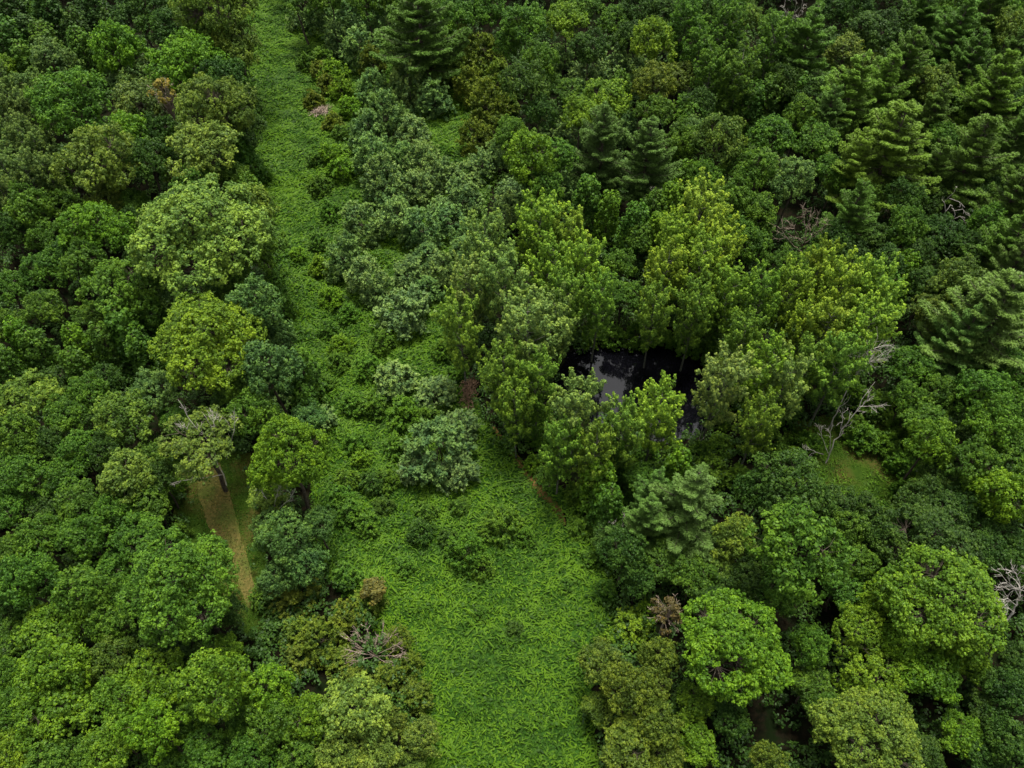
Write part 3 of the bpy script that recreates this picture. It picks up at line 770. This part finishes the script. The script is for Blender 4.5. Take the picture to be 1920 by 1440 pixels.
def plant(idx, kind, col, px, py, rp, label=None):
    prngz = random.Random(idx)
    zc = {'shrub': 1.7, 'scrub': 1.2}.get(kind, 10.0); pr = None
    base_z = 0.0
    vis = {'poplar': 1.0, 'aspen': 1.0, 'pine': 1.0, 'vine': 1.0}.get(kind, 1.0)
    for _ in range(5):
        prngz.seed(idx)
        p, t = at(px, py, zc)
        R = rp*t/FPX*vis*(1.18 if kind == 'pine' else 1)
        pr = pick(kind, R, idx*7 % 11 + idx)
        s = R/pr['R']*(.93 if kind == 'poplar' else 1)
        if kind in ('poplar', 'aspen', 'pine', 'vine'):       # tall kinds vary less in height than in width
            sz = min(max(s**.5, .62), 1.25)*(1.1 if kind == 'poplar' else 1)
        else: sz = s*(1.15 if kind == 'shrub' and py < 560 and px < 1250 else 1.0)*(prngz.uniform(.85, 1.25) if kind != 'scrub' else 1)*(1.12 if kind in ('broad', 'dome') else 1)
        zc = pr['zc']*sz
    nm, words, cat, grp, fpart, tpart = KINDS[kind]
    if cat in ('bush', 'shrub') and not inside(P_FIELD, np.array([p[0]]), np.array([p[1]]))[0]: grp = 'bushes along the wood edges and pond'
    root = link(bpy.data.objects.new(nm, None)); root.empty_display_size = .5
    root.location = (p[0], p[1], base_z); root.rotation_euler = (0, 0, prng.uniform(0, 6.283))
    root.scale = (s, s, sz)
    tag(root, label or LAB[idx], cat, grp)
    link(bpy.data.objects.new(tpart, pr['trunk']), root)
    c = link(bpy.data.objects.new(fpart, pr['crown']), root)
    cc = COL[col]
    if kind in ('pine', 'broad', 'aspen') and col == 'gy': cc = (.060, .110, .024)
    c.color = jitter(cc)
    FOOT.append((p[0], p[1], R))
    return root

for idx, t in enumerate(TREES):
    plant(idx, *t)

# ------------------------------------------------------------------ bare and half-dead trees
def bare_mesh(seed, base, tips, mat, r0=.16, twigs=6, tl=1.6, spread=.5):
    """tips: list of polylines (world points) from base outwards"""
    r = np.random.default_rng(seed); W = Wood(); B = Wood()
    for q, (pts, a) in enumerate(tips):
        pts = np.array(pts, float)
        # resample
        t = np.linspace(0, len(pts)-1, 4*(len(pts)-1)+1)
        P = np.stack([np.interp(t, np.arange(len(pts)), pts[:, k]) for k in range(3)], 1)
        L_ = np.linalg.norm(P[-1]-P[0]); w = r.normal(0, .006*L_, P.shape); w[0] = 0; P = P+w
        (W if q == 0 else B).tube(P, np.linspace(a*.44, max(.014, a*.09), len(P)), 6)
        for k in range(twigs):
            u = r.uniform(.35, 1.0); i = min(int(u*(len(P)-1)), len(P)-2)
            d = norm(P[i+1]-P[i]); dd = norm(d + r.normal(0, spread, 3))
            ln = tl*r.uniform(.4, 1.1)*(1.25-u*.5)
            e = P[i] + dd*ln
            B.branch(r, P[i], e, max(.022, a*.18), .012, .12, 4, 4)
            for _ in range(3):
                m_ = P[i] + dd*ln*r.uniform(.35, .95)
                B.branch(r, m_, m_ + norm(dd + r.normal(0, .6, 3))*ln*.5, .015, .009, .1, 3, 3)
    return W, B

def px3(px, py, z): return at(px, py, z)[0]

def bare_tree(name, label, seed, base_px, specs, mat, cat='dead tree', group=None, **kw):
    """specs: list of (polyline [(px,py,z)...], radius)"""
    root = link(bpy.data.objects.new(name, None)); b = at(*base_px, 0)[0]; root.location = b
    tips = [([px3(*q) - b for q in pl], a) for pl, a in specs]
    W, B = bare_mesh(seed, b, tips, mat, **kw)
    link(bpy.data.objects.new('trunk', W.mesh('trunk', mat)), root)
    link(bpy.data.objects.new('bare_branches', B.mesh('bare_branches', mat)), root)
    tag(root, label, cat, group)
    return root

GD = 'leafless dead trees'
bare_tree('dead_tree', 'leaning bare white tree with forked trunk rising from the dim grassy clearing', 901, (1548,868),
  [([(1548,868,0),(1560,838,2.5),(1585,795,6),(1612,762,9),(1640,715,12)], .20),
   ([(1575,812,4.8),(1580,785,7),(1581,765,8.5)], .09),
   ([(1612,762,9),(1632,762,9.5),(1655,763,10)], .07),
   ([(1553,850,1.5),(1545,830,3.2),(1538,808,5),(1535,795,6)], .10),
   ([(1556,842,2.2),(1557,815,4.5),(1556,808,5)], .08),
   ([(1545,852,1.2),(1530,848,1.8),(1518,842,2.4)], .06),
   ([(1600,778,7.6),(1625,752,9.6),(1630,742,10.4)], .07)], M_DEAD, group=GD, twigs=5, tl=1.4)
bare_tree('dead_tree', 'tall twiggy grey dead tree leaning right behind the leaning bare white tree', 902, (1552,806),
  [([(1552,806,0),(1568,775,3),(1590,725,7),(1612,690,10),(1632,650,13.5)], .20),
   ([(1600,708,8.5),(1625,680,11.5),(1640,668,12.5)], .09),
   ([(1612,690,10),(1640,675,12),(1663,673,13)], .09),
   ([(1616,668,11.8),(1630,655,13),(1662,646,14)], .07),
   ([(1605,700,9),(1612,660,12),(1622,645,13)], .08)], M_DEAD, group=GD, twigs=9, tl=2.0)
bare_tree('dead_tree', 'bare white snag with clawed branches at the right edge of the photo', 903, (1862,1195),
  [([(1862,1195,5),(1880,1172,7),(1900,1148,9),(1912,1120,11),(1912,1095,13)], .32),
   ([(1900,1148,9),(1892,1140,10),(1876,1140,10.5)], .12),
   ([(1912,1120,11),(1900,1100,12.5),(1885,1088,13.5)], .12),
   ([(1912,1110,12),(1930,1090,13.5),(1940,1070,15)], .12),
   ([(1912,1095,13),(1905,1075,14.5),(1898,1068,15)], .10),
   ([(1906,1135,10),(1890,1122,11),(1872,1125,11.5)], .09)], M_DEAD, group=GD, twigs=8, tl=1.7)
bare_tree('dead_tree', 'many-stemmed bare reddish-grey tree in a gap of the upper right wood', 904, (1507,500),
  [([(1507,500,0),(1507,470,4),(1512,435,8),(1520,395,12)], .17),
   ([(1507,475,3.5),(1490,462,5.5),(1470,440,8),(1465,425,10)], .12),
   ([(1508,465,4.5),(1495,440,8),(1483,415,11)], .11),
   ([(1510,450,6),(1525,425,9),(1538,390,13)], .12),
   ([(1510,455,5.5),(1535,435,8),(1555,412,11)], .11),
   ([(1512,440,7.5),(1508,415,10),(1505,385,13.5)], .09)], M_DEADBROWN, group=GD, twigs=8, tl=1.9, spread=.35)
bare_tree('dead_tree', 'crooked white snag bending over a dark gap near the right edge', 905, (1765,455),
  [([(1765,455,2),(1774,425,5.5),(1788,410,7.5),(1790,395,9),(1780,385,10),(1772,400,9),(1773,378,11),(1790,360,13),(1795,350,14)], .16),
   ([(1782,414,7),(1800,405,8),(1815,420,7.5)], .07),
   ([(1790,395,9),(1805,392,9.5),(1812,402,9)], .07),
   ([(1780,372,11.5),(1798,378,11.5),(1806,385,11)], .06)], M_DEAD, group=GD, twigs=3, tl=1.1)
bare_tree('dead_tree', 'thin bare grey tree with fine twigs at the top edge beside the tall pointed pine', 906, (1475,95),
  [([(1475,95,2),(1482,60,6),(1488,25,11),(1494,-10,16)], .14),
   ([(1484,50,7),(1498,25,11),(1512,5,14)], .08),
   ([(1483,55,7),(1474,30,10),(1470,8,13)], .08)], M_DEAD, group=GD, twigs=8, tl=2.0, spread=.35)
bare_tree('dead_tree', 'short bare grey twiggy tree among the vine columns above the pond', 907, (1222,425),
  [([(1222,425,0),(1222,395,4),(1224,370,7),(1220,350,9.5)], .11),
   ([(1222,405,3),(1212,385,5.5),(1208,365,8)], .07),
   ([(1223,400,3.5),(1236,385,5.5),(1240,362,8.5)], .07)], M_DEAD, group=GD, twigs=6, tl=1.3, spread=.35)
bare_tree('dead_shrub', 'leafless grey shrub with radiating branches on the lower left field edge', 908, (702,1232),
  [([(702,1232,1.2),(702,1215,2.5),(706,1195,4)], .09)] +
  [([(702,1230,1.4),(702+dx*.55,1230+dy*.5,2.4),(702+dx,1230+dy,z)], .06) for dx, dy, z in
   ((-52,-38,3.6),(-40,-58,4),(-18,-62,4.6),(18,-60,4.6),(38,-48,4.2),(52,-28,3.6),(50,0,2.8),(30,18,2.4),(-30,10,2.4),(-50,-12,3))],
  M_DEADBROWN, cat='shrub', twigs=8, tl=1.3, spread=.45)
bare_tree('bare_pole', 'thin dead white pole leaning right on the near bank of the pond', 909, (1302,855),
  [([(1302,855,.2),(1310,830,2.2),(1318,795,5.5)], .10), ([(1310,830,2.2),(1322,818,3.2)], .04)], M_DEAD, cat='dead tree', group=GD, twigs=1, tl=.7)
bare_tree('dead_tree', 'white twiggy dead branches poking from dark bushes right of the field', 910, (1175,1015),
  [([(1175,1015,2),(1170,995,4),(1166,975,6),(1172,960,7.5)], .09), ([(1170,995,4),(1155,985,5),(1150,978,6)], .06), ([(1168,985,5),(1180,975,6),(1176,962,7)], .05)],
  M_DEAD, group=GD, twigs=3, tl=.9)

# half-dead spreading tree over the mown strip: living crown plus bare limbs
def half_dead(px, py, rp, label, limbs, col, seed, idx=0):
    zc = 9.0
    for _ in range(4):
        p, t = at(px, py, zc); R = rp*t/FPX; pr = PROTO['loose'][idx]; s = R/pr['R']; zc = pr['zc']*s
    root = link(bpy.data.objects.new('half_dead_tree', None)); root.location = (p[0], p[1], 0)
    link(bpy.data.objects.new('trunk', pr['trunk']), root).scale = (s, s, s)
    c = link(bpy.data.objects.new('crown', pr['crown']), root); c.scale = (s, s, s*.8); c.location = (0, 0, zc*.2); c.color = (*COL[col], 1)
    B = Wood(); r = np.random.default_rng(seed); o = np.array([p[0], p[1], 0])
    for pl, a in limbs:
        Q = [px3(*q)-o for q in pl]
        W2, B2 = bare_mesh(seed+len(pl), None, [(Q, a)], None, twigs=7, tl=1.5, spread=.4)
        for w in (W2, B2):
            for v, f in zip(w.V, w.F):
                pass
            if w.V:
                V = np.concatenate(w.V); F = np.concatenate(w.F); B.V.append(V); B.F.append(F+B.n); B.n += len(V)
    link(bpy.data.objects.new('bare_branches', B.mesh('bare_branches', M_DEAD)), root)
    tag(root, label, 'tree', 'half-dead trees with bare limbs')
    return root
half_dead(378, 835, 78, 'half-dead spreading tree with bare grey limbs at the top of the mown strip',
  [([(425,910,3),(395,830,9),(360,790,12.5),(335,752,15)], .13), ([(400,840,8.5),(402,800,11.5),(398,770,13)], .09), ([(425,860,6),(440,805,11),(440,765,14)], .11),
   ([(420,890,4),(390,895,5),(350,900,6),(318,906,6.5)], .10), ([(425,850,7),(412,800,11),(408,770,13.5)], .07), ([(380,815,10),(355,810,11),(340,790,13)], .08)], 'ol', 31, 0)
half_dead(508, 930, 40, 'small half-dead tree with bare twigs below the neat bright round tree',
  [([(520,985,1),(500,935,6),(480,905,8.5)], .09), ([(515,960,4),(545,935,7),(555,915,9)], .09), ([(512,955,4.5),(520,925,7.5),(528,910,9)], .06)], 'pl', 37, 1)

# dying tree with orange leaves, rust-leaved bush, brush pile, small dead patch
def tuft_thing(name, label, cat, px, py, rp, colr, seed, frac, zc0, mat, group=None, fname='foliage'):
    r = np.random.default_rng(seed); p, t = at(px, py, zc0); R = rp*t/FPX
    L = Leaves(); W = Wood(); top = np.array([0, 0, zc0])
    W.branch(r, (0, 0, -.2), (0, 0, zc0*.8), .16, .07, .03, 6, 5)
    n = 46
    for i in range(n):
        d = rdir(r, 1, -.3)[0]; q = top + d*R*r.uniform(.5, 1.05)*[1, 1, 1.1]
        W.branch(r, top*.75 + [0, 0, r.uniform(-.1, .1)*zc0], q, .05, .015, .12, 4, 4)
        for _ in range(3): W.branch(r, q, q + norm(d+r.normal(0, .7, 3))*R*.25, .02, .01, .1, 3, 3)
        if r.uniform() < frac:
            m_ = 7; pc = q + r.normal(0, R*.11, (m_, 3))
            puffs(L, r, pc, np.full(m_, .28), d + np.zeros((m_, 3)), 11, .26, .18, r.normal(.42, .1)*np.ones(m_), up=.5)
    root = link(bpy.data.objects.new(name, None)); root.location = (p[0], p[1], 0); tag(root, label, cat, group)
    link(bpy.data.objects.new('branches', W.mesh('branches', mat)), root)
    c = link(bpy.data.objects.new(fname, L.mesh(fname, M_LEAF)), root); c.color = (*colr, 1)
    return root
tuft_thing('dying_tree', 'dying tree with orange-yellow leaves and brown twigs in the upper left wood', 'tree', 308, 172, 24, (.13, .115, .02), 71, .35, 13.5, M_DEADBROWN)
tuft_thing('bush', 'rust-leaved dying bush with bare reddish twigs right of the field', 'bush', 1252, 1150, 34, (.075, .062, .022), 72, .4, 5.5, M_DEADBROWN)
tuft_thing('bush', 'small orange-olive bush on the left field edge above the leafless grey shrub', 'bush', 700, 1108, 20, (.085, .085, .02), 73, .9, 3.4, M_DEADBROWN)

def brush_pile(label, px, py, lx, ly, n, mat, seed, hh=1.0):
    r = np.random.default_rng(seed); W = Wood(); p, t = at(px, py, 0); sx = lx*t/FPX; sy = ly*t/FPX/math.sin(PITCH)
    for i in range(n):
        c = np.array([r.normal(0, sx*.4), r.normal(0, sy*.4), 0]); h = hh*math.exp(-(c[0]/sx)**2-(c[1]/sy)**2)
        a = r.normal(1.2, .7); ln = r.uniform(.6, 2.0); d = np.array([math.cos(a), math.sin(a), r.normal(.1, .2)])*ln/2
        c[2] = .5 + h*r.uniform(.3, 1)
        W.branch(r, c-d, c+d, r.uniform(.02, .05), .012, .1, 4, 4)
    o = link(bpy.data.objects.new('brush_pile', W.mesh('brush_pile', mat))); o.location = p
    tag(o, label, 'brush pile'); return o
brush_pile('heap of rusty brown cut branches left of the pond poplars', 882, 745, 16, 38, 170, M_RUSTWOOD, 81, 1.6)
brush_pile('small pale brown patch of dead stems in the upper field', 604, 215, 22, 12, 160, M_DEADBROWN, 82, .9)

# ------------------------------------------------------------------ undergrowth and outlying woods
r = np.random.default_rng(91); L = Leaves()
n = 5600
y_ = r.uniform(8, 185, n*3)
x_ = r.uniform(-1, 1, n*3)*(40 + y_*.62)
k = ~inside(P_FIELD, x_, y_) & ~inside(P_POND, x_, y_) & ~inside(P_CLEAR, x_, y_) & ~inside(P_STRIPG, x_, y_)
for gp in ((1432, 1385, 2.7), (1705, 1300, 2.0), (430, 1395, 2.2), (1525, 1105, 2.0), (1850, 1230, 2.2), (755, 1400, 1.8)):     # dark openings between the crowns
    c_ = at(gp[0], gp[1], 0)[0]; k &= np.hypot(x_-c_[0], y_-c_[1]) > gp[2]
x_, y_ = x_[k][:n], y_[k][:n]
for x, y in zip(x_, y_):
    R = r.uniform(.9, 2.1); h = r.uniform(.4, 3.2); m_ = 12
    d = rdir(r, m_, -.1); pc = np.array([x, y, h*.5]) + d*R*[1, 1, .8]; pc[:, 2] = np.maximum(pc[:, 2], .2)
    puffs(L, r, pc, np.full(m_, .42), d, 15, .27, .20, np.full(m_, r.normal(.36, .1)), up=.6)
tag(link(bpy.data.objects.new('undergrowth', L.mesh('undergrowth', M_UNDER))), 'dark leafy undergrowth beneath and between the trees of the wood', 'undergrowth', kind='stuff')

L = Leaves(); FT = np.array(FOOT)
cnt = 0
for gyy in np.arange(-25, 235, 9.0):
    for gxx in np.arange(-150, 151, 9.0):
        x = gxx + r.uniform(-2.5, 2.5); y = gyy + r.uniform(-2.5, 2.5); R = r.uniform(4, 6)
        px, py, t = to_px((x, y, 11))
        if t > 5:
            m_ = (R+1.5)/t*FPX
            if -m_ < px < 1920+m_ and -m_ < py < 1440+m_: continue
            if abs(px-960) > 1900 : continue
        elif y < -20: continue
        if np.min(np.hypot(FT[:, 0]-x, FT[:, 1]-y)-FT[:, 2]) < R*.6: continue
        if inside(P_FIELD, np.array([x]), np.array([y]))[0]: continue
        nc = 46; d = rdir(r, nc, -.1); C = np.array([x, y, 11.]) + d*R*r.uniform(.7, 1.05, (nc, 1))*[1, 1, .75]
        for q, dq in zip(C, d):
            pc = q + rdir(r, 6, -.2)*.9
            puffs(L, r, pc, np.full(6, .55), norm(dq+[0, 0, .4])+np.zeros((6, 3)), 7, .5, .4, np.full(6, r.normal(.4, .08)), up=.5)
        cnt += 1
print('outlying crowns', cnt, L.count())
tag(link(bpy.data.objects.new('woodland', L.mesh('woodland', M_WOODS))), 'unbroken wood carrying on beyond the edges of the view', 'woodland', kind='stuff')
print('trees', len(TREES), 'unique labels', len(set(o.get('label') for o in scene.objects if o.get('label'))))
